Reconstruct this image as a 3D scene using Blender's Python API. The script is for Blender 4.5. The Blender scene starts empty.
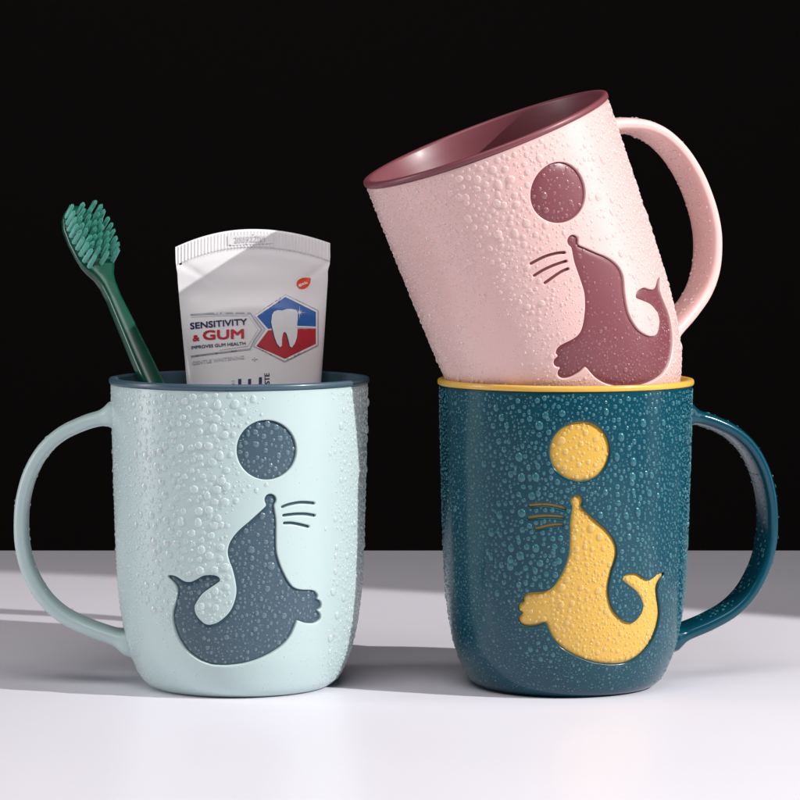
import bpy, bmesh, math, random
import numpy as np
from mathutils import Vector, Matrix
from mathutils.geometry import delaunay_2d_cdt

MM = 0.001
PX = 1000 / 3130.0            # millimetres per unit of the traced measurements
rng = random.Random(11)
S = bpy.context.scene
COL = S.collection

# ------------------------------------------------------------------ helpers
def srgb(r, g, b):
    def f(c):
        c /= 255.0
        return c / 12.92 if c <= 0.04045 else ((c + 0.055) / 1.055) ** 2.4
    return (f(r), f(g), f(b), 1.0)

def mesh_obj(name, verts, faces, mat, parent=None, smooth=True):
    me = bpy.data.meshes.new(name)
    me.from_pydata([tuple(v) for v in verts], [], [tuple(int(i) for i in f) for f in faces])
    me.materials.append(mat)
    if smooth:
        me.polygons.foreach_set('use_smooth', [True] * len(me.polygons))
    me.update()
    o = bpy.data.objects.new(name, me)
    COL.objects.link(o)
    if parent:
        o.parent = parent
    return o

def recalc(o):
    bm = bmesh.new(); bm.from_mesh(o.data)
    bmesh.ops.remove_doubles(bm, verts=bm.verts, dist=1e-6)
    bmesh.ops.recalc_face_normals(bm, faces=bm.faces)
    bm.to_mesh(o.data); bm.free()
    return o

def sharp_by_angle(o, deg):
    """keeps creases steeper than deg crisp"""
    bm = bmesh.new(); bm.from_mesh(o.data)
    lim = math.radians(deg)
    for e in bm.edges:
        if len(e.link_faces) == 2:
            e.smooth = e.calc_face_angle(0) < lim
    bm.to_mesh(o.data); bm.free()

def empty(name, loc=(0, 0, 0)):
    o = bpy.data.objects.new(name, None)
    o.empty_display_size = 0.01
    COL.objects.link(o); o.location = loc
    return o

def tag(o, label=None, cat=None, group=None, kind=None):
    if label: o['label'] = label
    if cat: o['category'] = cat
    if group: o['group'] = group
    if kind: o['kind'] = kind

# ------------------------------------------------------------------ materials
def mat(name, base, rough=0.4, coat=0.0, coat_rough=0.1, spec=0.5, sss=0.0, sss_r=(1, .6, .5), bump=0.0, bscale=900,
        vary=0.0, rvar=0.0, metallic=0.0, vscale=60):
    m = bpy.data.materials.new(name); m.use_nodes = True
    nt = m.node_tree; b = nt.nodes['Principled BSDF']
    b.inputs['Base Color'].default_value = base
    b.inputs['Roughness'].default_value = rough
    b.inputs['Specular IOR Level'].default_value = spec
    b.inputs['Coat Weight'].default_value = coat
    b.inputs['Coat Roughness'].default_value = coat_rough
    b.inputs['Metallic'].default_value = metallic
    if sss:
        b.inputs['Subsurface Weight'].default_value = sss
        b.inputs['Subsurface Radius'].default_value = sss_r
        b.inputs['Subsurface Scale'].default_value = 0.002
    tc = nt.nodes.new('ShaderNodeTexCoord')
    if bump:
        n = nt.nodes.new('ShaderNodeTexNoise'); n.inputs['Scale'].default_value = bscale
        n.inputs['Detail'].default_value = 3
        nt.links.new(tc.outputs['Object'], n.inputs['Vector'])
        bp = nt.nodes.new('ShaderNodeBump'); bp.inputs['Strength'].default_value = bump
        bp.inputs['Distance'].default_value = 0.0002
        nt.links.new(n.outputs['Fac'], bp.inputs['Height'])
        nt.links.new(bp.outputs['Normal'], b.inputs['Normal'])
    if vary or rvar:
        n2 = nt.nodes.new('ShaderNodeTexNoise'); n2.inputs['Scale'].default_value = vscale
        n2.inputs['Detail'].default_value = 5
        nt.links.new(tc.outputs['Object'], n2.inputs['Vector'])
        if vary:
            mx = nt.nodes.new('ShaderNodeMix'); mx.data_type = 'RGBA'
            mx.inputs['A'].default_value = tuple(c * (1 - vary) for c in base[:3]) + (1,)
            mx.inputs['B'].default_value = tuple(min(1, c * (1 + vary)) for c in base[:3]) + (1,)
            nt.links.new(n2.outputs['Fac'], mx.inputs['Factor'])
            nt.links.new(mx.outputs['Result'], b.inputs['Base Color'])
        if rvar:
            mr = nt.nodes.new('ShaderNodeMapRange')
            mr.inputs['To Min'].default_value = max(0.02, rough - rvar)
            mr.inputs['To Max'].default_value = rough + rvar
            nt.links.new(n2.outputs['Fac'], mr.inputs['Value'])
            nt.links.new(mr.outputs['Result'], b.inputs['Roughness'])
    return m

def water_mat(name, tint, lo=.44, hi=.6):
    """water bead: lets the plastic below through, paler tint of it stands in for refracted light, wet highlight"""
    m = bpy.data.materials.new(name); m.use_nodes = True
    nt = m.node_tree
    b = nt.nodes['Principled BSDF']
    out = nt.nodes['Material Output']
    tr = nt.nodes.new('ShaderNodeBsdfTransparent'); tr.inputs['Color'].default_value = (1, 1, 1, 1)
    b.inputs['Base Color'].default_value = tint
    b.inputs['Roughness'].default_value = 0.1
    b.inputs['IOR'].default_value = 1.5
    b.inputs['Specular IOR Level'].default_value = 0.9
    b.inputs['Coat Weight'].default_value = 1.0
    b.inputs['Coat Roughness'].default_value = 0.15
    lw = nt.nodes.new('ShaderNodeLayerWeight'); lw.inputs['Blend'].default_value = 0.4
    mr = nt.nodes.new('ShaderNodeMapRange')
    mr.inputs['To Min'].default_value = lo; mr.inputs['To Max'].default_value = hi
    nt.links.new(lw.outputs['Facing'], mr.inputs['Value'])
    mx = nt.nodes.new('ShaderNodeMixShader')
    nt.links.new(mr.outputs['Result'], mx.inputs['Fac'])
    nt.links.new(tr.outputs['BSDF'], mx.inputs[1]); nt.links.new(b.outputs['BSDF'], mx.inputs[2])
    nt.links.new(mx.outputs['Shader'], out.inputs['Surface'])
    return m

WATER = {  # tints: plastic colours lightened in place of light refracted by the beads
 'mint': water_mat('water_on_mint', srgb(230, 242, 242)), 'slate': water_mat('water_on_slate', srgb(128, 156, 168)),
 'teal': water_mat('water_on_teal', srgb(60, 140, 152)), 'yellow': water_mat('water_on_yellow', srgb(248, 218, 140)),
 'pink': water_mat('water_on_pink', srgb(250, 228, 224)), 'mauve': water_mat('water_on_mauve', srgb(180, 118, 124)),
}
M = {
 'mint': mat('mint_plastic', srgb(192, 213, 212), 0.34, coat=0.25, coat_rough=0.2, sss=0.12, bump=0.05, rvar=0.05),
 'slate': mat('slate_plastic', srgb(64, 89, 103), 0.36, coat=0.2, coat_rough=0.15, bump=0.06, rvar=0.06),
 'teal': mat('teal_plastic', srgb(6, 66, 82), 0.18, coat=0.15, coat_rough=0.1, spec=0.35, bump=0.06, rvar=0.05),
 'yellow': mat('yellow_plastic', srgb(224, 178, 74), 0.34, coat=0.2, coat_rough=0.15, sss=0.1, bump=0.05, rvar=0.05),
 'pink': mat('pink_plastic', srgb(230, 190, 186), 0.34, coat=0.25, coat_rough=0.2, sss=0.15, bump=0.05, rvar=0.05),
 'mauve': mat('mauve_plastic', srgb(122, 65, 73), 0.42, coat=0.05, coat_rough=0.2, bump=0.05, rvar=0.05),
 'table': mat('white_lacquer', srgb(232, 229, 237), 0.36, spec=0.14, bump=0.02, bscale=120, rvar=0.04, vscale=12, vary=0.01),
 'black': mat('black_cloth', (0.014, 0.0125, 0.0115, 1), 0.95, spec=0.1, bump=0.3, bscale=400),
 'tube': mat('tube_white', srgb(242, 240, 241), 0.34, coat=0.2, coat_rough=0.2, bump=0.04, bscale=300, sss=0.1),
 'navy': mat('navy_ink', srgb(28, 36, 84), 0.4),
 'red': mat('red_ink', srgb(196, 30, 48), 0.4),
 'redpanel': mat('red_panel_ink', srgb(190, 36, 52), 0.35, vary=0.15, vscale=500),
 'blue': mat('blue_panel_ink', srgb(34, 98, 178), 0.35, vary=0.25, vscale=400),
 'silver': mat('silver_ink', srgb(176, 178, 184), 0.35, metallic=0.3),
 'palesilver': mat('pale_silver_ink_and_relief_shade', srgb(205, 203, 206), 0.4),  # pale print; on the embossed code this grey paints in the relief shading
 'tooth': mat('tooth_white', srgb(236, 238, 240), 0.35, vary=0.06, vscale=500),
 'orange': mat('orange_ink', srgb(232, 78, 32), 0.35),
 'white': mat('white_ink', srgb(240, 240, 240), 0.4),
 'cap': mat('cap_white', srgb(235, 235, 235), 0.35),
 'brush': mat('green_plastic', srgb(6, 74, 56), 0.3, coat=0.25, coat_rough=0.06, sss=0.15, sss_r=(.3, 1, .8)),
 'bristle': mat('bristle_green', srgb(134, 220, 204), 0.42, sss=0.1, sss_r=(.3, 1, .8)),
 'flag': mat('flag_cloth', (0.01, 0.01, 0.01, 1), 0.9),
}

# ------------------------------------------------------------------ traced emblem, (degrees toward the handle, height in mm)
SEAL=[(-14.49,60.09),(-14.22,59.31),(-10.61,57.04),(-6.92,54.75),(-2.98,52.44),(0.17,49.96),(2.08,47.47),(2.6,44.97),(1.81,42.48),(0.48,39.99),(-0.85,36.08),(-1.19,32.8),(-0.1,29.49),(2.02,26.66),(5.61,24.26),(9.24,22.88),(12.9,22.62),(15.78,23.86),(17.88,25.71),(18.48,27.81),(17.65,29.25),(14.57,32.16),(10.22,34.38),(6.7,36.05),(6.13,36.77),(7.04,37.7),(9.44,38.14),(13.68,37.91),(17.33,36.58),(20.31,35.78),(23.34,35.99),(27.2,37.27),(30.45,37.57),(31.46,37.4),(31.6,36.89),(28.91,35.25),(27.21,33.66),(27.13,31.77),(28.16,29.36),(29.82,26.44),(30.44,24.03),(29.97,21.19),(28.39,17.9),(25.56,14.9),(21.83,12.62),(17.24,10.82),(11.89,9.7),(6.46,9.45),(1.83,9.55),(-2.75,9.91),(-7.29,10.53),(-12.54,11.65),(-18.52,13.44),(-23.72,15.68),(-27.33,18.43),(-29.0,20.76),(-30.21,22.74),(-31.25,23.13),(-35.06,22.27),(-39.5,21.86),(-42.64,22.31),(-44.1,23.5),(-43.48,24.91),(-41.96,25.8),(-43.42,26.41),(-44.03,27.58),(-43.14,28.84),(-41.03,29.57),(-41.41,30.59),(-40.08,31.87),(-37.41,32.55),(-31.63,33.0),(-28.06,33.87),(-25.39,35.83),(-23.12,38.51),(-21.28,41.23),(-19.54,45.34),(-19.26,50.34),(-19.18,55.01),(-18.45,58.45),(-18.26,59.7),(-18.89,60.56),(-19.17,61.24),(-19.02,61.95),(-18.48,62.58),(-17.62,63.03),(-16.59,63.22),(-15.55,63.12),(-14.67,62.76),(-14.07,62.18),(-13.85,61.49),(-14.04,60.78)]
BALL=[(-28.62,76.51),(-28.46,75.07),(-27.94,73.67),(-27.09,72.36),(-25.92,71.15),(-24.47,70.09),(-22.79,69.19),(-20.93,68.48),(-18.93,67.97),(-16.85,67.67),(-14.73,67.6),(-12.64,67.74),(-10.6,68.11),(-8.69,68.68),(-6.93,69.45),(-5.36,70.4),(-4.03,71.5),(-2.96,72.74),(-2.18,74.07),(-1.71,75.48),(-1.56,76.91),(-1.73,78.35),(-2.21,79.75),(-3.0,81.08),(-4.07,82.3),(-5.4,83.39),(-6.96,84.32),(-8.7,85.06),(-10.6,85.59),(-12.61,85.91),(-14.68,86.0),(-16.77,85.85),(-18.83,85.48),(-20.81,84.9),(-22.66,84.11),(-24.34,83.13),(-25.79,82.0),(-26.98,80.74),(-27.86,79.38),(-28.42,77.96)]
WHISKERS=[[(-22.06,59.05),(-24.98,59.68),(-29.68,60.13),(-33.54,60.05),(-37.94,59.65)],[(-22.66,56.39),(-26.0,56.57),(-29.73,56.63),(-34.16,56.4),(-38.43,55.81)],[(-23.03,53.98),(-26.03,53.95),(-29.03,53.6),(-32.11,53.07),(-35.04,52.52)]]

# ------------------------------------------------------------------ mug profile (radius, height) in traced units
PROF = [(83,0),(86.5,.4),(90,1.8),(94,4.6),(98,9),(102,16),(107,27.5),(111,39),(113.7,51),(117,68),(119.6,89),(121.3,109),
        (123,149),(124.5,205),(125.8,255),(126.6,302)]
ZOFF = 1.6
SEAL = [(a, z + ZOFF) for a, z in SEAL]; BALL = [(a, z + ZOFF) for a, z in BALL]; WHISKERS = [[(a, z + ZOFF) for a, z in q] for q in WHISKERS]
PR = np.array(PROF, float) * PX
def catmull_profile(P, n):
    """smooth resampling of the profile"""
    P = [P[0]] + list(P) + [P[-1]]
    out = []
    for i in range(1, len(P) - 2):
        p0, p1, p2, p3 = [np.array(q, float) for q in P[i-1:i+3]]
        for t in np.linspace(0, 1, n, endpoint=False):
            out.append(0.5*((2*p1)+(-p0+p2)*t+(2*p0-5*p1+4*p2-p3)*t*t+(-p0+3*p1-3*p2+p3)*t**3))
    out.append(np.array(P[-2], float))
    return np.array(out)
PS = catmull_profile([tuple(q) for q in PR], 8)
TOP = PR[-1, 1]
R0 = 40.0
def Rz(z):
    return np.interp(z, PS[:, 1], PS[:, 0])
def slope(z):
    return (Rz(z + .4) - Rz(z - .4)) / .8
def surf(u, z, d=0.0):
    """point d mm under the outer wall; u = angle * R0, from the front (-y) toward the handle (+x)"""
    a = u / R0
    s = slope(z); q = math.hypot(1, s)
    r = Rz(z) - d / q
    return (r * math.sin(a), -r * math.cos(a), z + d * s / q)
def frame(u, z):
    a = u / R0; s = slope(z); q = math.hypot(1, s)
    n = Vector((math.sin(a) / q, -math.cos(a) / q, -s / q))
    t = Vector((math.cos(a), math.sin(a), 0))
    return n, t, n.cross(t)

def resample(pts, step, closed=True):
    """Catmull-Rom through pts, then even spacing"""
    P = [np.array(p, float) for p in pts]; n = len(P); dense = []
    rngi = range(n) if closed else range(n - 1)
    for i in rngi:
        if closed: p0, p1, p2, p3 = P[i-1], P[i], P[(i+1) % n], P[(i+2) % n]
        else: p0, p1, p2, p3 = P[max(i-1, 0)], P[i], P[i+1], P[min(i+2, n-1)]
        d = math.hypot(*(p2 - p1)); k = max(2, int(d / .08))
        for j in range(k):
            t = j / k
            dense.append(0.5*((2*p1)+(-p0+p2)*t+(2*p0-5*p1+4*p2-p3)*t*t+(-p0+3*p1-3*p2+p3)*t**3))
    if closed: dense.append(dense[0])
    else: dense.append(P[-1])
    D = np.array(dense); L = np.r_[0, np.cumsum(np.hypot(*np.diff(D, axis=0).T))]
    m = max(3, int(round(L[-1] / step)))
    s = np.linspace(0, L[-1], m, endpoint=not closed)
    return np.c_[np.interp(s, L, D[:, 0]), np.interp(s, L, D[:, 1])]

def orient(P):
    A = 0.5 * np.sum(P[:, 0] * np.roll(P[:, 1], -1) - np.roll(P[:, 0], -1) * P[:, 1])
    return P if A > 0 else P[::-1].copy()
def offset(P, d):
    """positive d grows the ccw polygon"""
    t = np.roll(P, -1, 0) - np.roll(P, 1, 0)
    t /= np.maximum(np.hypot(t[:, 0], t[:, 1]), 1e-9)[:, None]
    return P + d * np.c_[t[:, 1], -t[:, 0]]
def inside(P, x, y):
    c = np.zeros(np.shape(x), bool)
    x = np.asarray(x); y = np.asarray(y)
    x2, y2 = np.roll(P[:, 0], -1), np.roll(P[:, 1], -1)
    for i in range(len(P)):
        yi, yj, xi, xj = P[i, 1], y2[i], P[i, 0], x2[i]
        if yi == yj: continue
        c ^= ((yi > y) != (yj > y)) & (x < (xj - xi) * (y - yi) / (yj - yi) + xi)
    return c
def dist_to(P, x, y, closed=True):
    """distance of points to a polyline"""
    A = P; B = np.roll(P, -1, 0)
    if not closed: A, B = P[:-1], P[1:]
    best = np.full(np.shape(x), 1e9)
    for a, b in zip(A, B):
        ab = b - a; L = max(ab @ ab, 1e-12)
        t = np.clip(((x - a[0]) * ab[0] + (y - a[1]) * ab[1]) / L, 0, 1)
        best = np.minimum(best, np.hypot(x - a[0] - t * ab[0], y - a[1] - t * ab[1]))
    return best

def uv_pts(deg_pts):
    return [(math.radians(a) * R0, z) for a, z in deg_pts]
SEAL_P = orient(resample(uv_pts(SEAL), 0.33))
BALL_P = orient(resample(uv_pts(BALL), 0.4))
def capsule(pts, w):
    C = resample(uv_pts(pts), 0.45, closed=False)
    t = np.gradient(C, axis=0); t /= np.hypot(t[:, 0], t[:, 1])[:, None]
    n = np.c_[-t[:, 1], t[:, 0]]
    def cap(c, a0):
        return [(c[0] + w*math.cos(a0 + k), c[1] + w*math.sin(a0 + k)) for k in np.linspace(math.pi/2, -math.pi/2, 7)[1:-1]]
    L = list(C + n*w) + cap(C[-1], math.atan2(t[-1, 1], t[-1, 0])) + list((C - n*w)[::-1]) + cap(C[0], math.atan2(-t[0, 1], -t[0, 0]))
    return orient(np.array(L))
WH_P = [capsule(w, 0.44) for w in WHISKERS]
HOLES = [SEAL_P, BALL_P] + WH_P

def cdt(points, loops, closed=True):
    verts = [Vector((float(p[0]), float(p[1]))) for p in points]; edges = []
    for L in loops:
        b = len(verts); n = len(L)
        verts += [Vector((float(p[0]), float(p[1]))) for p in L]
        edges += [(b + i, b + (i + 1) % n) for i in range(n)]
    vs, es, fs, ov, oe, of = delaunay_2d_cdt(verts, edges, [], 0, 1e-7)
    return np.array([(v.x, v.y) for v in vs]), fs, ov

ZC = 7.0                      # the emblem zone of the wall starts here
NSEG = 160
def shell_mesh():
    """outer wall with the emblem cut right through it, rounded cut edges, inner face of the wall, base"""
    V, F = [], []
    us = np.linspace(-math.pi * R0, math.pi * R0, NSEG + 1)
    zs = list(np.linspace(ZC, TOP - 1.5, 58)) + [TOP]
    pts = []
    A = [offset(P, 0.32) for P in HOLES]
    A2 = [offset(P, 0.75) for P in HOLES]
    G = np.array([(u, z) for z in zs for u in us])
    # finer grid near the emblem
    fu, fz = np.meshgrid(np.arange(-33, 26, .9), np.arange(8.2, 90, .9))
    Fg = np.c_[fu.ravel(), fz.ravel()]
    bad = np.zeros(len(Fg), bool)
    for P in HOLES:
        bad |= inside(P, Fg[:, 0], Fg[:, 1]) | (dist_to(P, Fg[:, 0], Fg[:, 1]) < 1.1)
    Fg = Fg[~bad]
    inbox = (G[:, 0] > -33.6) & (G[:, 0] < 26) & (G[:, 1] > 7.9) & (G[:, 1] < 90)
    G = G[~inbox]
    allp = list(G) + list(Fg)
    for P in A2: allp += list(P)
    vs, fs, ov = cdt(allp, A)
    cen = np.array([vs[list(f)].mean(0) for f in fs])
    kill = np.zeros(len(fs), bool)
    for P in A: kill |= inside(P, cen[:, 0], cen[:, 1])
    for v in vs: V.append(surf(v[0], v[1]))
    for f, k in zip(fs, kill):
        if not k: F.append(f)
    for a, P in zip(A, HOLES):
        m = len(P); prev = len(V); V += [surf(u, z) for u, z in a]
        for off, d in ((.22, .02), (.09, .1), (.02, .22), (0, .36), (0, 1.25)):
            Q = offset(P, off); b = len(V); V += [surf(u, z, d) for u, z in Q]
            for i in range(m):
                j = (i + 1) % m
                F.append((prev + i, prev + j, b + j, b + i))
            prev = b
    # lower curve and base
    segs = [u / R0 for u in us[:-1]]
    low = [q for q in PS[::-1] if q[1] < ZC - .15]
    rings = [(Rz(ZC), ZC)] + [tuple(q) for q in low] + [(PR[0,0]-2, .25), (PR[0,0]-3.5, 1.2), (PR[0,0]-8, 1.4), (8, 1.4)]
    ri = []
    for r, z in rings:
        ri.append(len(V)); V += [(r*math.sin(a), -r*math.cos(a), z) for a in segs]
    n = len(segs)
    for p, q in zip(ri, ri[1:]):
        for i in range(n):
            j = (i + 1) % n; F.append((p + i, p + j, q + j, q + i))
    F.append(tuple(ri[-1] + i for i in range(n)))
    # top edge turned in and the inner face of the wall
    rt = Rz(TOP)
    inner = [(rt, TOP), (rt - .3, TOP + .15), (rt - 1.1, TOP + .15), (rt - 1.15, TOP - 1)]
    ri = []
    for r, z in inner:
        ri.append(len(V)); V += [(r*math.sin(a), -r*math.cos(a), z) for a in segs]
    for p, q in zip(ri, ri[1:]):
        for i in range(n):
            j = (i + 1) % n; F.append((p + i, p + j, q + j, q + i))
    return V, F

def mm(V, mir):
    s = -1 if mir else 1
    return [(v[0]*MM*s, v[1]*MM, v[2]*MM) for v in V]

def lathe(rings, n=128):
    V, F = [], []
    for r, z in rings:
        V += [(r*math.sin(2*math.pi*i/n), -r*math.cos(2*math.pi*i/n), z) for i in range(n)]
    for k in range(len(rings) - 1):
        for i in range(n):
            j = (i + 1) % n
            F.append((k*n+i, k*n+j, (k+1)*n+j, (k+1)*n+i))
    return V, F

RIM_R = 128.3 * PX
RIM_T = 308.5 * PX
def liner_mesh():
    rt = Rz(TOP)
    ro, zi = RIM_R, TOP + .2
    outer = [(float(Rz(z)) - 1.75, z) for z in (10, 14, 18, 24, 32, 40, 55, 70, 84)] + [(rt - 1.35, TOP - .6), (rt - 1.2, TOP + .22)]
    rim = [(ro - .35, TOP + .24), (ro - .08, TOP + .42), (ro, TOP + .8), (ro, RIM_T - .75), (ro - .12, RIM_T - .32), (ro - .4, RIM_T - .07), (ro - .8, RIM_T),
           (ro - 1.9, RIM_T - .03), (ro - 2.3, RIM_T - .25), (ro - 2.5, RIM_T - .8)]
    ins = [(rt - 2.3 , TOP - 3)] + [(Rz(z) - 3.0, z) for z in (85, 70, 55, 40, 28, 20)] + [(Rz(14) - 3.2, 14), (Rz(9) - 3.4, 9), (Rz(5) - 4.4, 6), (24, 4.2), (12, 4), (1, 4)]
    base = [(float(Rz(4)) - 1.9, 4), (27, 2.9), (20, 2.6), (1, 2.6)]
    prof = base[::-1] + [(float(Rz(8)) - 1.9, 8)] + outer + rim + ins
    V, F = lathe(prof, 160)
    n = 160
    F.append(tuple(range(n)));  F.append(tuple((len(prof)-1)*n + i for i in range(n)))
    return V, F

def plate_mesh(P, edge_d=1.0, pillow=.42, reach=1.6, step=.8):
    """the coloured emblem seen through the cut: gently domed plate following the wall"""
    O = offset(P, .25)
    lo, hi = O.min(0), O.max(0)
    gu, gz = np.meshgrid(np.arange(lo[0], hi[0], step), np.arange(lo[1], hi[1], step))
    g = np.c_[gu.ravel(), gz.ravel()]
    ok = inside(P, g[:, 0], g[:, 1]); g = g[ok]
    dd = dist_to(P, g[:, 0], g[:, 1]); g = g[dd > .55]
    allp = list(g) + list(P) + list(offset(P, -.35))
    allp = [q for q in allp]
    vs, fs, ov = cdt(allp, [O])
    cen = np.array([vs[list(f)].mean(0) for f in fs])
    keep = inside(O, cen[:, 0], cen[:, 1])
    d = dist_to(P, vs[:, 0], vs[:, 1]) * np.where(inside(P, vs[:, 0], vs[:, 1]), 1, -1)
    V = []
    for v, e in zip(vs, d):
        t = min(max(e / reach, 0), 1); t = 1 - (1 - t) ** 2
        V.append(surf(v[0], v[1], edge_d - pillow * t))
    F = [f for f, k in zip(fs, keep) if k]
    # skirt and back
    m = len(O); a = len(V); V += [surf(u, z, edge_d) for u, z in O]; b = len(V); V += [surf(u, z, edge_d + .55) for u, z in O]
    for i in range(m):
        j = (i + 1) % m; F.append((a + i, a + j, b + j, b + i))
    return V, F

HC = [(128,267),(117,266),(101,262),(86,257.5),(64,247),(46,231),(32.5,208),(25,182),(22.8,158),(24,134),(30,110),(44,84),(63,65.5),(87,53),(110,44.5),(128,38.5),(143,33.5)]
HW, HT = 7.3, 2.15
def handle_mesh(turn=0.0):
    """ribbon handle: rounded section swept along the traced loop, flared where it meets the wall"""
    C = resample([((239 - x) * PX, (z + 5) * PX) for x, z in HC], 1.6, closed=False)   # x measured from the axis
    t = np.gradient(C, axis=0); t /= np.hypot(t[:, 0], t[:, 1])[:, None]
    nrm = np.c_[t[:, 1], -t[:, 0]]
    L = np.r_[0, np.cumsum(np.hypot(*np.diff(C, axis=0).T))]
    V, F = [], []; K = 28
    for i, (c, n) in enumerate(zip(C, nrm)):
        e = min(L[i], L[-1] - L[i])
        mid = math.sin(math.pi * L[i] / L[-1])
        gap = c[0] - float(Rz(c[1]))
        g = max(0, 1 - max(gap, 0) / 4.5) ** 2
        hw = HW * (1 - .06 * mid) + 1.6 * g
        ht = HT + .35 * (1 - mid) + 1.9 * g
        for k in range(K):
            a = 2 * math.pi * k / K
            cx, cy = math.cos(a), math.sin(a)
            ex = .55
            px = math.copysign(abs(cx) ** ex, cx) * hw
            py = math.copysign(abs(cy) ** ex, cy) * ht
            py *= 1 - .12 * (px / hw) ** 2                      # softly domed faces
            x, y, z = c[0] + n[0] * py, px, c[1] + n[1] * py
            rin = float(Rz(z)) - .5                             # ends stop inside the wall
            if math.hypot(x, y) < rin:
                x = math.sqrt(max(rin * rin - y * y, 1))
            V.append((x*math.cos(turn) - y*math.sin(turn), x*math.sin(turn) + y*math.cos(turn), z))
    for i in range(len(C) - 1):
        for k in range(K):
            j = (k + 1) % K
            F.append((i*K+k, i*K+j, (i+1)*K+j, (i+1)*K+k))
    F.append(tuple(range(K))); F.append(tuple((len(C)-1)*K + k for k in range(K)))
    return V, F, C, nrm

# ------------------------------------------------------------------ water drops
def dome_template(rings, seg, h=.55, arc=.56):
    """flattened bead: bulges a little past its foot"""
    T = [(0, 0, h)]
    for k in range(1, rings + 1):
        a = (math.pi * arc) * k / rings
        rho = math.sin(a) ; hh = (math.cos(a) - math.cos(math.pi*arc)) / (1 - math.cos(math.pi*arc)) * h
        for s in range(seg):
            b = 2 * math.pi * (s + .5 * (k % 2)) / seg
            T.append((rho * math.cos(b), rho * math.sin(b), hh))
    F = [(0, 1 + s, 1 + (s + 1) % seg) for s in range(seg)]
    for k in range(rings - 1):
        o, p = 1 + k * seg, 1 + (k + 1) * seg
        for s in range(seg):
            F.append((o + s, p + s, p + (s + 1) % seg, o + (s + 1) % seg))
    return np.array(T), F
T_SMALL = dome_template(3, 9, .5, .47)
T_MED = dome_template(5, 14, .56, .52)

def emblem_dist(u, z):
    d = 1e9
    for P in HOLES:
        d = min(d, float(dist_to(P, np.array([u]), np.array([z]))[0]))
    return d
# coarse lookup tables for the emblem: distance to its edge and inside / outside
GU = np.arange(-34, 27, .25); GZ = np.arange(7, 92, .25)
_gu, _gz = np.meshgrid(GU, GZ)
_D = np.full(_gu.shape, 1e9); _I = np.zeros(_gu.shape, bool)
for P in HOLES:
    _D = np.minimum(_D, dist_to(P[::2], _gu, _gz)); _I |= inside(P, _gu, _gz)
def emb(u, z):
    i = int(round((u - GU[0]) / .25)); j = int(round((z - GZ[0]) / .25))
    if i < 0 or j < 0 or i >= len(GU) or j >= len(GZ): return 99., False
    return float(_D[j, i]), bool(_I[j, i])

def make_drops(field, seed, tries):
    r_ = random.Random(seed); cell = 3.6; grid = {}; out = []
    for k in range(tries):
        u = r_.uniform(-math.pi, math.pi) * R0
        z = r_.uniform(2.5, TOP - .8)
        e_ = emb(u, z)
        if e_[1]: dens, rad, spread = field(u, z, *e_)
        else: dens, rad, spread = field(u + r_.gauss(0, 2.2) + 2 * math.sin(z * .31 + u * .2), z + r_.gauss(0, 2.6) + 2.5 * math.sin(u * .37), *e_)
        # large first: early tries may only place large ones
        stage = k / tries
        q = r_.random()
        if q > dens: continue
        r = rad * math.exp(r_.gauss(0, spread))
        if stage < .25: r *= 1.45
        elif stage > .6: r *= .55
        r = max(.13, min(r * .86, 1.35))
        if z + r > TOP - .3 : continue
        if z < 12: r = min(r, .5)
        d, ins = emb(u, z)
        if d < r * 1.15 + .15: continue
        key = (int(u // cell), int(z // cell)); ok = True
        gapf = .8 if r_.random() < .05 else 1.28
        for a in (-1, 0, 1):
            for b in (-1, 0, 1):
                for (x2, z2, r2) in grid.get((key[0]+a, key[1]+b), ()):
                    if (x2-u)**2 + (z2-z)**2 < ((r + r2) * gapf + .03) ** 2: ok = False; break
                if not ok: break
            if not ok: break
        if not ok: continue
        grid.setdefault(key, []).append((u, z, r))
        out.append((u, z, r, ins))
    return out

def drop_geo(items, tmpl, r_):
    T, F = tmpl; nV = len(T); V = np.zeros((len(items) * nV, 3)); FF = []
    ang = np.arctan2(T[:, 1], T[:, 0])
    for i, (P, n, t, w, r) in enumerate(items):
        a1, a2 = r_.uniform(0, .09), r_.uniform(0, .06); p1, p2 = r_.uniform(0, 6.3), r_.uniform(0, 6.3)
        m = 1 + a1 * np.cos(2 * ang + p1) + a2 * np.cos(3 * ang + p2)
        el = (1 + abs(r_.gauss(0, .13)) * min(1, r / .6)) * (r_.uniform(1.2, 1.6) if r > .35 and r_.random() < .07 else 1); hs = r_.uniform(.8, 1.15) * (1 if r < .6 else .82)
        x = T[:, 0] * m * r / math.sqrt(el); y = T[:, 1] * m * r * math.sqrt(el); h = T[:, 2] * r * hs - .03
        y = y - np.maximum(0, T[:, 2]) * r * .15              # sags a little downwards
        V[i*nV:(i+1)*nV] = (np.array(P) + np.outer(x, t) + np.outer(y, w) + np.outer(h, n))
        o = i * nV
        FF += [tuple(o + q for q in f) for f in F]
    return V, FF

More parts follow.
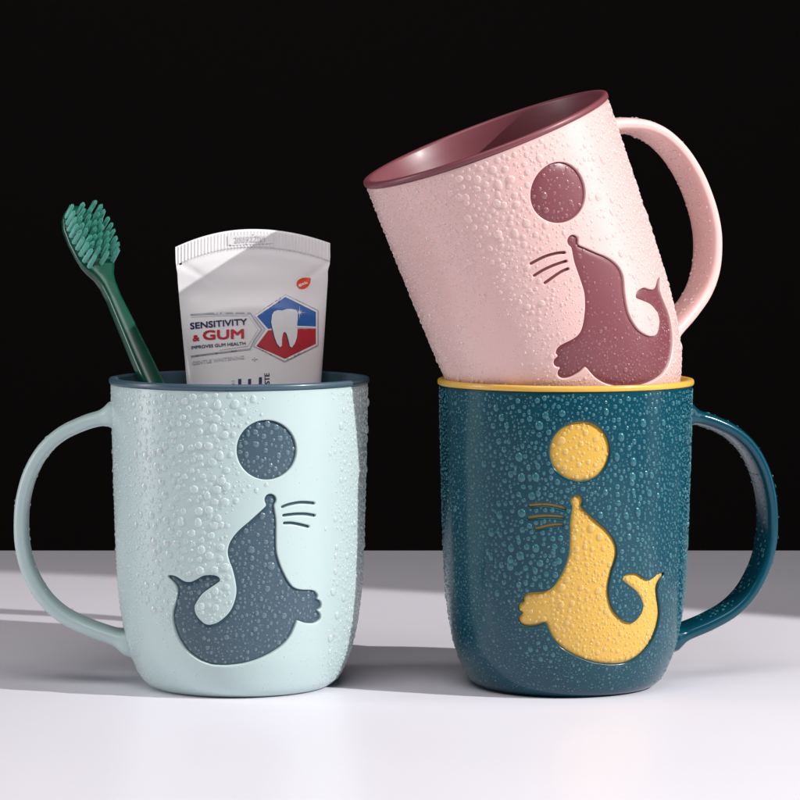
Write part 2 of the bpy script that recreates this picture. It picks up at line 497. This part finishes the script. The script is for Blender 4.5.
def add_drops(root, drops, mir, seed, view_u, shell, lin, handle=None, n_handle=0, turn=0.0):
    r_ = random.Random(seed)
    def place(d):
        u, z, r, ins = d
        n, t, w = frame(u, z)
        P = surf(u, z, .62 if ins else 0.0)
        if ins:
            e = min(emb(u, z)[0] / 1.6, 1); P = surf(u, z, 1.0 - .42 * (1 - (1 - e) ** 2))
        return (P, n, t, w, r)
    front = [d for d in drops if abs(d[0] - view_u) < R0 * 1.25]
    front.sort(key=lambda d: -d[2])
    big = front[:100]; bigset = set(map(id, big))
    rest = [d for d in drops if id(d) not in bigset]
    s = -1 if mir else 1
    # the hundred largest as parts
    protos = []
    for k in range(12):
        V, F = drop_geo([((0, 0, 0), Vector((0, 0, 1)), Vector((1, 0, 0)), Vector((0, 1, 0)), 1.0)], T_MED, r_)
        me = bpy.data.meshes.new('water_droplet'); me.from_pydata([tuple(v * MM) for v in V], [], F)
        me.materials.append(WATER[shell if k < 6 else lin]); me.polygons.foreach_set('use_smooth', [True] * len(me.polygons)); me.update()
        protos.append(me)
    for d in big:
        P, n, t, w, r = place(d)
        t = t.copy(); w = w.copy()
        if mir:
            P = (-P[0], P[1], P[2]); n = Vector((-n.x, n.y, n.z)); w = Vector((-w.x, w.y, w.z)); t = w.cross(n)
        ob = bpy.data.objects.new('water_droplet', protos[r_.randrange(6) + (6 if d[3] else 0)])
        COL.objects.link(ob); ob.parent = root
        R = Matrix((t, w, n)).transposed().to_4x4()
        ob.matrix_local = Matrix.Translation(Vector(P) * MM) @ R @ Matrix.Diagonal((r, r, r, 1))
    rest.sort(key=lambda d: d[3])
    small = [place(d) for d in rest if d[2] < .4 and not d[3]]; med = [place(d) for d in rest if d[2] >= .4 and not d[3]]
    emb_s = [place(d) for d in rest if d[2] < .4 and d[3]]; emb_m = [place(d) for d in rest if d[2] >= .4 and d[3]]
    if handle:
        C, nr = handle
        for k in range(n_handle):
            i = r_.randrange(7, len(C) - 10); c, n2 = C[i], nr[i]; t2 = Vector((-n2[1], 0, n2[0]))
            side = r_.choice((-1, 1, 1)); y = r_.uniform(-5.4, 5.4)
            r = r_.choice((.16, .2, .22, .25, .3, .36, .45, .6))
            nn = Vector((n2[0], 0, n2[1])) * side
            ht = (HT + .35 * (1 - math.sin(math.pi*i/(len(C)-1)))) * (1 - .12*(y/HW)**2) - .05
            P = (c[0] + nn.x * ht, y, c[1] + nn.z * ht)
            RT = Matrix.Rotation(turn, 3, 'Z'); yv = Vector((0, 1, 0)); wv = nn.cross(yv)
            if wv.z < 0: yv, wv = -yv, -wv
            (small if r < .4 else med).append((tuple(RT @ Vector(P)), RT @ nn, RT @ yv, RT @ wv, r))
    V = np.zeros((0, 3)); F = []; MI = []
    for items, tm_, mi in ((small, T_SMALL, 0), (med, T_MED, 0), (emb_s, T_SMALL, 1), (emb_m, T_MED, 1)):
        v1, f1 = drop_geo(items, tm_, r_)
        F += [tuple(i + len(V) for i in f) for f in f1]; MI += [mi] * len(f1); V = np.vstack([V, v1])
    V = V * MM; V[:, 0] *= s
    if mir: F = [f[::-1] for f in F]
    o = mesh_obj('condensation', V, F, WATER[shell], root)
    o.data.materials.append(WATER[lin]); o.data.polygons.foreach_set('material_index', MI)
    o['kind'] = 'stuff'
    print('drops', len(drops), 'verts', len(V))

def g2(x, y, cx, cy, sx, sy):
    return math.exp(-((x - cx) / sx) ** 2 - ((y - cy) / sy) ** 2)

# u axis: + toward the handle.  y = traced units below the rim
def field_mint(u, z, d, ins):
    a = u / R0; x = -math.sin(a) * 127; y = 305 - z / PX        # x as in the picture: + to the right
    if abs(a) > 1.75: return .5, .3, .35
    if ins:
        if y < 120: return .9, .62, .25
        k = max(0, min(1, (y - 110) / 190))
        return .75 - .35 * k, .62 - .36 * k, .35
    if x > 104: return 1, .5, .35
    if x > -4 and y <= 14: return .05, .2, .3
    if x > -4 and y > 10: 
        if x < 22 and y < 110: return .5, .4, .4
        return .012 + .03 * (y > 240), .17, .2
    left = max(0, min(1, (-x - 76) / 34))
    low = max(0, min(1, (y - 175) / 70))
    m = (1 - left) * (1 - low)
    if m > .25: return .95, .32 + .68 * m, .3
    if y > 215 and x > -100: return .03, .2, .3
    return .4 - .25 * low, .26, .35
def field_teal(u, z, d, ins):
    a = u / R0; b = a + .33; x = math.sin(b) * 127; y = 305 - z / PX
    if abs(a) > 1.9: return .6, .32, .35
    if ins: return .95, (.56 if y < 210 else .4), .32
    if y > 272: return .35, .22, .25
    r = .37
    r += .5 * g2(x, y, -40, 150, 38, 75) + .28 * g2(x, y, 70, 90, 55, 90) + .15 * g2(x, y, -75, 60, 40, 60)
    if x < -86: r = .3
    if x > 90: r = .42
    if y > 200: r = min(r, .36)
    if y > 215 and x < -50: return .35, .26, .3
    return .97, r, .36
def field_pink(u, z, d, ins):
    a = u / R0; b = a + .62; x = math.sin(b) * 127; y = 305 - z / PX
    if abs(a) > 1.9: return .5, .35, .35
    if ins:
        if y < 125: return .35, .55, .5
        k = max(0, min(1, (y - 190) / 60))
        return .12 + .8 * k, .3, .35
    if x > 96: return 1, .55, .3
    if y < 105 and x < 62:
        m = g2(x, y, -5, 40, 60, 62)
        return .95, .3 + .55 * m, .3
    if x < -96: return .7, (.28 if y < 150 else .5), .35
    if -45 < x < 5 and y > 100: 
        return .8, .26 + .4 * g2(x, y, -12, 125, 14, 40), .35
    if x < -45: 
        return (.3 if (y < 140 or x < -80) else .05), .24, .35
    if x < 35 and y > 105: return .7, .26, .4
    return .08, .5, .4

# ------------------------------------------------------------------ mugs
def make_mug(loc, rot, mir, shell, lin, label, fld, seed, tries, view_u, nh, turn=0.0):
    root = empty('mug', loc)
    root.rotation_mode = 'QUATERNION'; root.rotation_quaternion = rot.to_quaternion()
    tag(root, label, 'mug', 'mugs with a seal and ball emblem')
    V, F = shell_mesh(); body = recalc(mesh_obj('body', mm(V, mir), F, M[shell], root)); sharp_by_angle(body, 60)
    V, F = liner_mesh(); li = recalc(mesh_obj('liner', mm(V, mir), F, M[lin], root)); sharp_by_angle(li, 50)
    V, F, C, nr = handle_mesh(math.radians(turn)); hd = recalc(mesh_obj('handle', mm(V, mir), F, M[shell], root)); sharp_by_angle(hd, 60)
    V, F = plate_mesh(SEAL_P); sharp_by_angle(recalc(mesh_obj('seal_emblem', mm(V, mir), F, M[lin], root)), 50)
    V, F = plate_mesh(BALL_P, pillow=.5, reach=3.0); sharp_by_angle(recalc(mesh_obj('ball_emblem', mm(V, mir), F, M[lin], root)), 50)
    for P in WH_P:
        V, F = plate_mesh(P, edge_d=.95, pillow=.12, reach=.4, step=.5)
        recalc(mesh_obj('whisker', mm(V, mir), F, M[lin], root))
    add_drops(root, make_drops(fld, seed, tries), mir, seed + 1, view_u, shell, lin, (C, nr), nh, math.radians(turn))
    return root

def rotm(roll, pitch, yaw):
    return Matrix.Rotation(math.radians(roll), 3, 'Y') @ Matrix.Rotation(math.radians(pitch), 3, 'X') @ Matrix.Rotation(math.radians(yaw), 3, 'Z')

DR = 1.0
mint = make_mug((-.0514, 0, 0), rotm(0, 0, 0), True, 'mint', 'slate',
    'pale mint green mug with slate seal, holding the toothbrush and toothpaste tube', field_mint, 5, int(60000*DR), 0, 90)
mint.scale = (1.015, 1.015, 1.005)
teal = make_mug((.0530, 0, 0), rotm(0, 0, 18.5), False, 'teal', 'yellow',
    'dark teal mug with yellow seal and rim, standing under the tilted pink mug', field_teal, 15, int(80000*DR), -12, 420, -4)
PINK_ROT = rotm(-20.5, 6.7, 36)
PINK_TOP = Vector((.0266, -.0090, .1757))
pink = make_mug(PINK_TOP - PINK_ROT @ Vector((0, 0, RIM_T * MM)), PINK_ROT, False, 'pink', 'mauve',
    'pale pink mug with mauve seal, tilted and wedged in the rim of the teal mug', field_pink, 25, int(70000*DR), -22, 650, -6.5)

# ------------------------------------------------------------------ toothpaste tube
TS = 1.03 * PX                # traced units to mm at the tube's distance
LEAN = 9
def tx(X): return (X - 253.0) * TS
Z_TOP = 143.0
def tz(Y): return Z_TOP - (Y - 228.0) * TS / math.cos(math.radians(LEAN))
# outline: picture row -> left x, right x
TL = [(228,175.2),(247,175.6),(258,176),(266,176.6),(272,177.8),(280,178.2),(300,180),(330,183),(360,186),(390,188.6),(480,198),(560,204)]
TR = [(228,330),(240,330),(256,330.2),(263,329.6),(269,327.8),(278,327.8),(300,326.4),(330,324.6),(360,322.6),(390,320.6),(480,313),(560,305)]
def left(Y): return np.interp(Y, *zip(*TL))
def right(Y): return np.interp(Y, *zip(*TR))
def arc(X):                       # upper cut edge of the crimp
    s = (X - 253) / 77.0
    return 228 + 15.5 * s * s + (2.2 if s < 0 else -1.5) * abs(s) ** 2
def crimp_low(X): return arc(X) + 18.5
def thick(X, Y):
    """half thickness in mm at a picture position"""
    e = Y - crimp_low(X)
    if e <= 0: return .55
    c = (left(Y) + right(Y)) / 2; h = (right(Y) - left(Y)) / 2
    s = min(1, abs(X - c) / h)
    full = .55 + 15.0 * min(1, e / 330) ** .9
    body = full * (max(0, 1 - s ** 2.2)) ** .5
    k = min(1, e / 60)
    return max(.35, .55 * (1 - k) + body * k + .0)
def tube_front(X, Y, off=0.0):
    """local mm point on the front face"""
    d = thick(X, Y)
    # soft dents of the squeezed foil
    d -= .35 * math.exp(-((Y - 262 - .55 * (X - 180)) / 3.5) ** 2) * math.exp(-((X - 190) / 20) ** 2)
    d -= .3 * math.exp(-((Y - 262 + .7 * (X - 328)) / 3.5) ** 2) * math.exp(-((X - 316) / 16) ** 2)
    d -= .7 * g2(X, Y, 196, 288, 16, 14) + .5 * g2(X, Y, 312, 292, 13, 18) - .3 * g2(X, Y, 240, 275, 40, 12)
    return (tx(X), -max(d, .3) - off, tz(Y))
def tube_mesh():
    V, F = [], []
    ny, nx = 150, 220
    rows = []
    for side in (1, -1):
        g = []
        for j in range(ny + 1):
            row = []
            q = j / ny
            for i in range(nx + 1):
                s = i / nx; s = .5 - .5 * math.cos(math.pi * s)
                # q < .2 is the crimp
                Xm = left(250) + (right(250) - left(250)) * s
                top = arc(Xm)
                Y = top + q / .14 * 18.5 if q < .14 else top + 18.5 + (585 - top - 18.5) * (q - .14) / .86
                X = left(Y) + (right(Y) - left(Y)) * s
                x, y, z = tube_front(X, Y)
                if q < .14:
                    y = -.6 - .13 * math.sin((X - 175) * 2 * math.pi / 3.3) * min(1, (q + .004) / .012) * min(1, (.14 - q) / .012 + .2)
                    if q < .012: y = -.4
                else:
                    y += .25 * (1 - min(1, (q - .14) / .02)) * 1.2
                if i in (0, nx): y = 0
                row.append(len(V)); V.append((x, y * side, z))
            g.append(row)
        rows.append(g)
        for j in range(ny):
            for i in range(nx):
                a, b, c, d = g[j][i], g[j][i+1], g[j+1][i+1], g[j+1][i]
                F.append((a, b, c, d) if side == 1 else (a, d, c, b))
    # close the upper edge and continue to the round shoulder
    A, B = rows
    for i in range(nx):
        F.append((A[0][i], B[0][i], B[0][i+1], A[0][i+1]))
    ringA = A[ny] + B[ny][-2:0:-1]
    prev = ringA; zb = V[A[ny][0]][2]
    cx = tx((left(585) + right(585)) / 2)
    for r, dz in ((15.6, 1.5), (14, 4.5), (8, 7.5)):
        ring = []
        for idx in ringA:
            x, y, z = V[idx]; a = math.atan2(y, x - cx)
            ring.append(len(V)); V.append((cx + r * math.cos(a), r * math.sin(a), zb - dz))
        n = len(ring)
        for i in range(n):
            j = (i + 1) % n; F.append((prev[i], prev[j], ring[j], ring[i]))
        prev = ring
    F.append(tuple(prev))
    return V, F, zb, cx
def to_m(V): return [(v[0]*MM, v[1]*MM, v[2]*MM) for v in V]

V, F, zb, tcx = tube_mesh()
tube = empty('toothpaste_tube', (-.0466, .0, 0))
tag(tube, 'white toothpaste tube with blue and red hexagon, upside down in the mint mug', 'toothpaste')
tb = recalc(mesh_obj('tube_body', to_m(V), F, M['tube'], tube)); sharp_by_angle(tb, 55)
capr = [(12.2, zb - 22), (12.6, zb - 21.5), (13, zb - 8), (12.4, zb - 7), (7, zb - 6.8)]
V, F = lathe(capr, 60); V = [(v[0] + tcx, v[1], v[2]) for v in V]
F.append(tuple(range(60)))
recalc(mesh_obj('cap', to_m(V), F, M['cap'], tube))

def decal(name, polys, m, off=.05, step=1.6, hole=()):
    """ink area on the tube front: filled outlines in picture rows and columns"""
    V, F = [], []
    for P in polys:
        P = orient(np.array(P, float))
        Q = []
        for a, b in zip(P, np.roll(P, -1, 0)):
            k = max(1, int(np.hypot(*(b - a)) / step))
            Q += [a + (b - a) * t / k for t in range(k)]
        Q = np.array(Q); lo, hi = Q.min(0), Q.max(0)
        gx, gy = np.meshgrid(np.arange(lo[0], hi[0], step) + .3, np.arange(lo[1], hi[1], step) + .3)
        g = np.c_[gx.ravel(), gy.ravel()]; g = g[inside(Q, g[:, 0], g[:, 1])] if len(g) else g
        if len(g): g = g[dist_to(Q, g[:, 0], g[:, 1]) > step * .4]
        vs, fs, _ = cdt(list(g), [Q])
        cen = np.array([vs[list(f)].mean(0) for f in fs]); k = inside(Q, cen[:, 0], cen[:, 1])
        b = len(V); V += [tube_front(v[0], v[1], off) for v in vs]
        F += [(b + f[0], b + f[2], b + f[1]) for f, kk in zip(fs, k) if kk]
    o = mesh_obj(name, to_m(V), F, m, tube)
    return o

def band(pts, w):
    """closed outline of a stroked polyline"""
    P = np.array(pts, float); t = np.gradient(P, axis=0)
    t /= np.hypot(t[:, 0], t[:, 1])[:, None]; n = np.c_[-t[:, 1], t[:, 0]] * w / 2
    return list(P + n) + list((P - n)[::-1])

def lettering(name, text, x0, y0, x1, y1, h, m, off=.15, bold=0.0):
    """text between two baseline points; h = cap height, in picture units; bold = stroke growth"""
    cu = bpy.data.curves.new(name, 'FONT'); cu.body = text; cu.resolution_u = 3
    ob = bpy.data.objects.new(name, cu); COL.objects.link(ob)
    dg = bpy.context.evaluated_depsgraph_get()
    me = bpy.data.meshes.new_from_object(ob.evaluated_get(dg))
    bpy.data.objects.remove(ob); bpy.data.curves.remove(cu)
    co = np.array([v.co[:] for v in me.vertices]); mnx, mxx = co[:, 0].min(), co[:, 0].max()
    fl = [tuple(p.vertices) for p in me.polygons]; bpy.data.meshes.remove(me)
    capH = .69
    d = np.array([x1 - x0, y1 - y0], float); L = np.hypot(*d); d /= L; up = np.array([d[1], -d[0]])
    V, F = [], []
    shifts = [(0, 0)] if bold == 0 else [(0, 0), (-bold, 0), (bold, 0), (-bold*.7, -bold*.7), (bold*.7, bold*.7), (-bold*.7, bold*.7), (bold*.7, -bold*.7)]
    for k, (sx, sy) in enumerate(shifts):
        b = len(V)
        for c in co:
            p = np.array([x0, y0]) + d * ((c[0] - mnx) / (mxx - mnx) * (L - 2*bold) + bold + sx) + up * ((c[1] / capH) * (h - 2*bold) + bold + sy)
            V.append(tube_front(p[0], p[1], off + k * .004))
        F += [tuple(b + i for i in f) for f in fl]
    return mesh_obj(name, to_m(V), F, m, tube, smooth=False)

def z5(pts): return [(170 + x / 4.706, 220 + y / 4.706) for x, y in pts]
decal('hexagon_border', [z5([(400,449),(545,345),(700,419),(701,585),(545,667),(396,592),(448,513)])], M['silver'], .12)
decal('hexagon_white_edge', [z5([(405,450),(545,350),(695,422),(696,583),(545,661),(402,592),(455,513)])], M['white'], .17)
decal('blue_panel', [z5([(414,452),(545,359),(688,428),(688,497),(560,501),(466,511)])], M['blue'], .22)
decal('red_panel', [z5([(466,518),(560,509),(688,506),(688,577),(545,651),(412,592)])], M['redpanel'], .22)
tooth = [(484,445),(492,430),(510,422),(532,424),(550,417),(575,416),(596,420),(604,435),(604,460),(601,490),(603,520),(600,550),(590,580),(577,598),(568,592),(562,565),(553,535),(545,524),(536,530),(531,560),(531,590),(522,597),(508,580),(497,550),(488,515),(480,480)]
decal('tooth_shadow', [z5([(x * 1.0 - 4, y + 3) for x, y in tooth])], M['navy'], .26)
decal('tooth_icon', [z5(tooth)], M['tooth'], .3)
decal('tooth_gum_line', [z5(band([(492,512),(520,503),(560,498),(600,499),(688,500)], 7))], M['white'], .33)
star = []
for i in range(16):
    a = math.pi * i / 8; r = (34 if i % 4 == 0 else (18 if i % 2 == 0 else 4)); star.append((612 + r*math.cos(a), 432 + r*math.sin(a)))
decal('sparkle', [z5(star)], M['white'], .36)
decal('arrow_border', [z5(band([(100,441),(240,436),(383,437),(404,470),(437,513),(404,560),(383,606),(240,622),(104,636)], 8))], M['silver'], .12)
decal('arrow_inner_border', [z5(band([(104,452),(240,447),(372,449),(398,482),(420,514),(392,560),(372,592),(240,610)], 2.5))], M['palesilver'], .12)
logo = [(596,300),(602,280),(622,268),(645,265),(661,267),(662,280),(656,298),(644,312),(626,320),(607,317)]
decal('orange_logo', [[tuple(p) for p in resample(z5(logo), .8)]], M['orange'], .06, 2)
def z5p(x, y): return 170 + x / 4.706, 220 + y / 4.706
def L5(name, text, a, b, h, m, **k):
    return lettering(name, text, *z5p(*a), *z5p(*b), h / 4.706, m, **k)
L5('logo_lettering', 'gsk', (606,306), (652,293), 13, M['white'], off=.1, bold=.12)
L5('lettering', 'SENSITIVITY', (100,509), (369,492), 31, M['navy'], bold=.28)
L5('lettering', '&', (112,566), (146,564), 30, M['red'], bold=.3)
L5('lettering', 'GUM', (160,562), (355,557), 47, M['red'], bold=.55)
L5('lettering', 'IMPROVES GUM HEALTH', (106,602), (362,586), 15, M['navy'], bold=.1)
L5('lettering', 'GENTLE WHITENING', (112,676), (356,652), 17, M['palesilver'], bold=.15)
L5('lettering', '+', (392,668), (420,666), 26, M['palesilver'], bold=.2)
L5('lettering', 'PASTE', (478,808), (474,718), 24, M['navy'], bold=.2)
L5('lettering', 'TOOTH', (316,850), (313,752), 16, M['palesilver'], bold=.1)
for x, y in ((337, 746), (383, 746), (433, 738)):
    decal('navy_bar', [z5([(x - 8, y), (x + 7, y - 1), (x + 7, y + 80), (x - 8, y + 80)])], M['navy'], .06)
decal('navy_bar', [z5([(116,768),(128,767),(128,830),(116,830)])], M['navy'], .06)
# embossed code on the crimp; its relief shading is put in as grey colour
o = L5('embossed_code', '20092Z01', (306,104), (448,96), 28, M['palesilver'], off=.5, bold=.12)
decal('code_field', [z5([(272,70),(420,62),(487,62),(487,104),(420,108),(274,116)])], M['tube'], .22)
tube.rotation_euler = (math.radians(-LEAN), 0, 0)
tube.location = (-.0483, .008, .0046)

# ------------------------------------------------------------------ toothbrush
def loft(sections):
    """sections = [(centre, side vector, front vector, half width, half depth, power)]"""
    K = 28; V, F = [], []
    for c, sx, fr, w, d, pw in sections:
        for k in range(K):
            a = 2*math.pi*k/K; ca, sa = math.cos(a), math.sin(a)
            V.append(c + sx * (math.copysign(abs(ca)**pw, ca) * w) + fr * (math.copysign(abs(sa)**pw, sa) * d))
    for i in range(len(sections) - 1):
        for k in range(K):
            j = (k+1) % K; F.append((i*K+k, i*K+j, (i+1)*K+j, (i+1)*K+k))
    F.append(tuple(range(K))); F.append(tuple((len(sections)-1)*K+k for k in range(K)))
    return V, F
# local frame: z along the handle toward the head, -y toward the bristles, x across
brush = empty('toothbrush', (0, 0, 0))
tag(brush, 'dark green toothbrush with light green bristles leaning in the mint mug', 'toothbrush')
BL = 163.0
secs = []
X, FR = Vector((1, 0, 0)), Vector((0, -1, 0))
prof = [(-8, 1.5, 1, 0), (-7, 3.0, 2.2, 0), (-4, 3.8, 2.9, 0), (20, 4.0, 3.0, 0), (60, 3.8, 3.0, 0), (90, 3.6, 2.9, 0), (105, 3.3, 2.8, 0), (118, 2.8, 2.6, 0), (128, 2.4, 2.4, 0),
        (133, 2.7, 2.5, 0), (136, 3.4, 2.4, 0), (139, 5.0, 2.3, 0), (141.5, 6.0, 2.2, 0), (145, 6.6, 2.2, 0), (151, 6.9, 2.2, 0), (156, 6.6, 2.2, 0), (159.5, 5.4, 2.1, 0), (161.8, 3.6, 1.9, 0), (163, 1.4, 1.2, 0)]
pz = [p[0] for p in prof]
zz = sorted(set(list(np.linspace(-8, 163, 96)) + pz))
for z in zz:
    w = np.interp(z, pz, [p[1] for p in prof]); d = np.interp(z, pz, [p[2] for p in prof])
    secs.append((Vector((0, 0, z)), X, FR, w, d, .6))
V, F = loft(secs)
bh = recalc(mesh_obj('brush_handle', to_m(V), F, M['brush'], brush)); sharp_by_angle(bh, 70)
# raised rib down the front
def tuft_mesh(seed):
    r_ = random.Random(seed); V, F = [], []
    for k in range(64):
        a = r_.uniform(0, 6.283); q = math.sqrt(r_.random()) * .74
        bx, bz = q*math.cos(a), q*math.sin(a)
        L = 8.6 - q * 1.9 + r_.uniform(-.25, .25)
        lx, lz = bx * r_.uniform(.75, 1.05) + r_.gauss(0, .06), bz * r_.uniform(.75, 1.05) + r_.gauss(0, .06)
        o = len(V)
        for (t, rr) in ((0, .075), (.6, .075), (.94, .06), (1, .02)):
            cx, cz = bx + (lx-bx)*t*t, bz + (lz-bz)*t*t
            for s in range(5):
                b = 6.283*s/5; V.append((cx + rr*math.cos(b), -L*t, cz + rr*math.sin(b)))
        for j in range(3):
            for s in range(5):
                F.append((o+j*5+s, o+j*5+(s+1) % 5, o+(j+1)*5+(s+1) % 5, o+(j+1)*5+s))
    return V, F
tm = []
for k in range(4):
    V, F = tuft_mesh(k); me = bpy.data.meshes.new('bristle_tuft')
    me.from_pydata(to_m(V), [], F); me.materials.append(M['bristle']); me.polygons.foreach_set('use_smooth', [True]*len(F)); me.update(); tm.append(me)
rows = [(140.2, 3), (142.6, 4), (145.0, 5), (147.4, 6), (149.8, 5), (152.2, 6), (154.6, 5), (157.0, 4), (159.4, 3)]
for zr, n in rows:
    half = float(np.interp(zr, pz, [p[1] for p in prof])) - 1.15
    for i in range(n):
        x = -half + 2 * half * i / (n - 1)
        ob = bpy.data.objects.new('bristle_tuft', tm[rng.randrange(4)]); COL.objects.link(ob); ob.parent = brush
        ob.location = (x*MM, -1.9*MM, zr*MM)
        ob.rotation_euler = (rng.gauss(0, .03), rng.uniform(0, 6.28), rng.gauss(0, .03))
# pose: from the cup floor to the neck
def px2w(X, Y, D):            # design helper: where a traced position lies at distance D
    return Vector(((X-400)/3130.0*D, D - 1.0, .1582 - D*math.tan(.0665 + (Y-400)/3130.0)))
neck = px2w(103, 275, 1.0285); foot = px2w(173, 430, 1.0082)
ax = (neck - foot).normalized()
bd = Vector((.34, -.78, .52)); bd = (bd - ax * bd.dot(ax)).normalized()
fy = -bd; fx = fy.cross(ax)
Rb = Matrix((fx, fy, ax)).transposed()
brush.rotation_mode = 'QUATERNION'; brush.rotation_quaternion = Rb.to_quaternion()
brush.location = neck - ax * (137 * MM)

# ------------------------------------------------------------------ surface and background
def box(name, x0, x1, y0, y1, z0, z1, m, bev=0.0):
    bm = bmesh.new(); bmesh.ops.create_cube(bm, size=1)
    for v in bm.verts:
        v.co = Vector(((x0+x1)/2 + v.co.x*(x1-x0), (y0+y1)/2 + v.co.y*(y1-y0), (z0+z1)/2 + v.co.z*(z1-z0)))
    if bev: bmesh.ops.bevel(bm, geom=list(bm.edges), offset=bev, segments=3, profile=.5, affect='EDGES')
    me = bpy.data.meshes.new(name); bm.to_mesh(me); bm.free(); me.materials.append(m)
    o = bpy.data.objects.new(name, me); COL.objects.link(o); return o
tag(box('table', -.9, .9, -.75, .377, -.03, 0, M['table'], .0025), kind='structure')
tag(box('backdrop', -3, 3, 1.3, 1.32, -1.5, 2.2, M['black']), kind='structure')

# ------------------------------------------------------------------ lights
def aim(o, d): o.rotation_mode = 'QUATERNION'; o.rotation_quaternion = Vector(d).to_track_quat('-Z', 'Y')
def area(name, loc, target, sx, sy, power, color=(1, 1, 1)):
    l = bpy.data.lights.new(name, 'AREA'); l.shape = 'RECTANGLE'; l.size = sx; l.size_y = sy; l.energy = power; l.color = color
    o = bpy.data.objects.new(name, l); COL.objects.link(o); o.location = loc; aim(o, Vector(target) - Vector(loc)); return o
k = bpy.data.lights.new('key_spot', 'SPOT'); k.energy = 73; k.spot_size = math.radians(35.2); k.spot_blend = .06; k.shadow_soft_size = .008; k.color = (1, .985, .97)
ko = bpy.data.objects.new('key_spot', k); COL.objects.link(ko); ko.location = (.95, -.48, .74); aim(ko, (-.7635, .231, -.603))
area('left_strip_softbox', (-.95, -.05, .28), (0, 0, .08), .2, .6, 3.2, (1, .97, .98))
area('right_strip_softbox', (1.05, -.12, .35), (0, 0, .08), .3, .7, 1.6, (1, 1, 1))
area('overhead_softbox', (-.1, -.6, 1.05), (0, 0, .03), .9, .6, 6.6, (1, .97, .98))

w = bpy.data.worlds.new('World'); S.world = w; w.use_nodes = True
w.node_tree.nodes['Background'].inputs['Color'].default_value = (.01, .01, .011, 1)
w.node_tree.nodes['Background'].inputs['Strength'].default_value = .3

# ------------------------------------------------------------------ camera
c = bpy.data.cameras.new('camera'); co = bpy.data.objects.new('camera', c); COL.objects.link(co)
co.location = (0, -1.0, .1582); co.rotation_euler = (math.pi/2 - .0665, 0, 0)
c.sensor_width = 36; c.lens = 36 * 3130 / 800; c.clip_start = .05; c.clip_end = 20
S.camera = co
S.view_settings.view_transform = 'Standard'; S.view_settings.look = 'None'
S.view_settings.exposure = 0; S.view_settings.gamma = 1
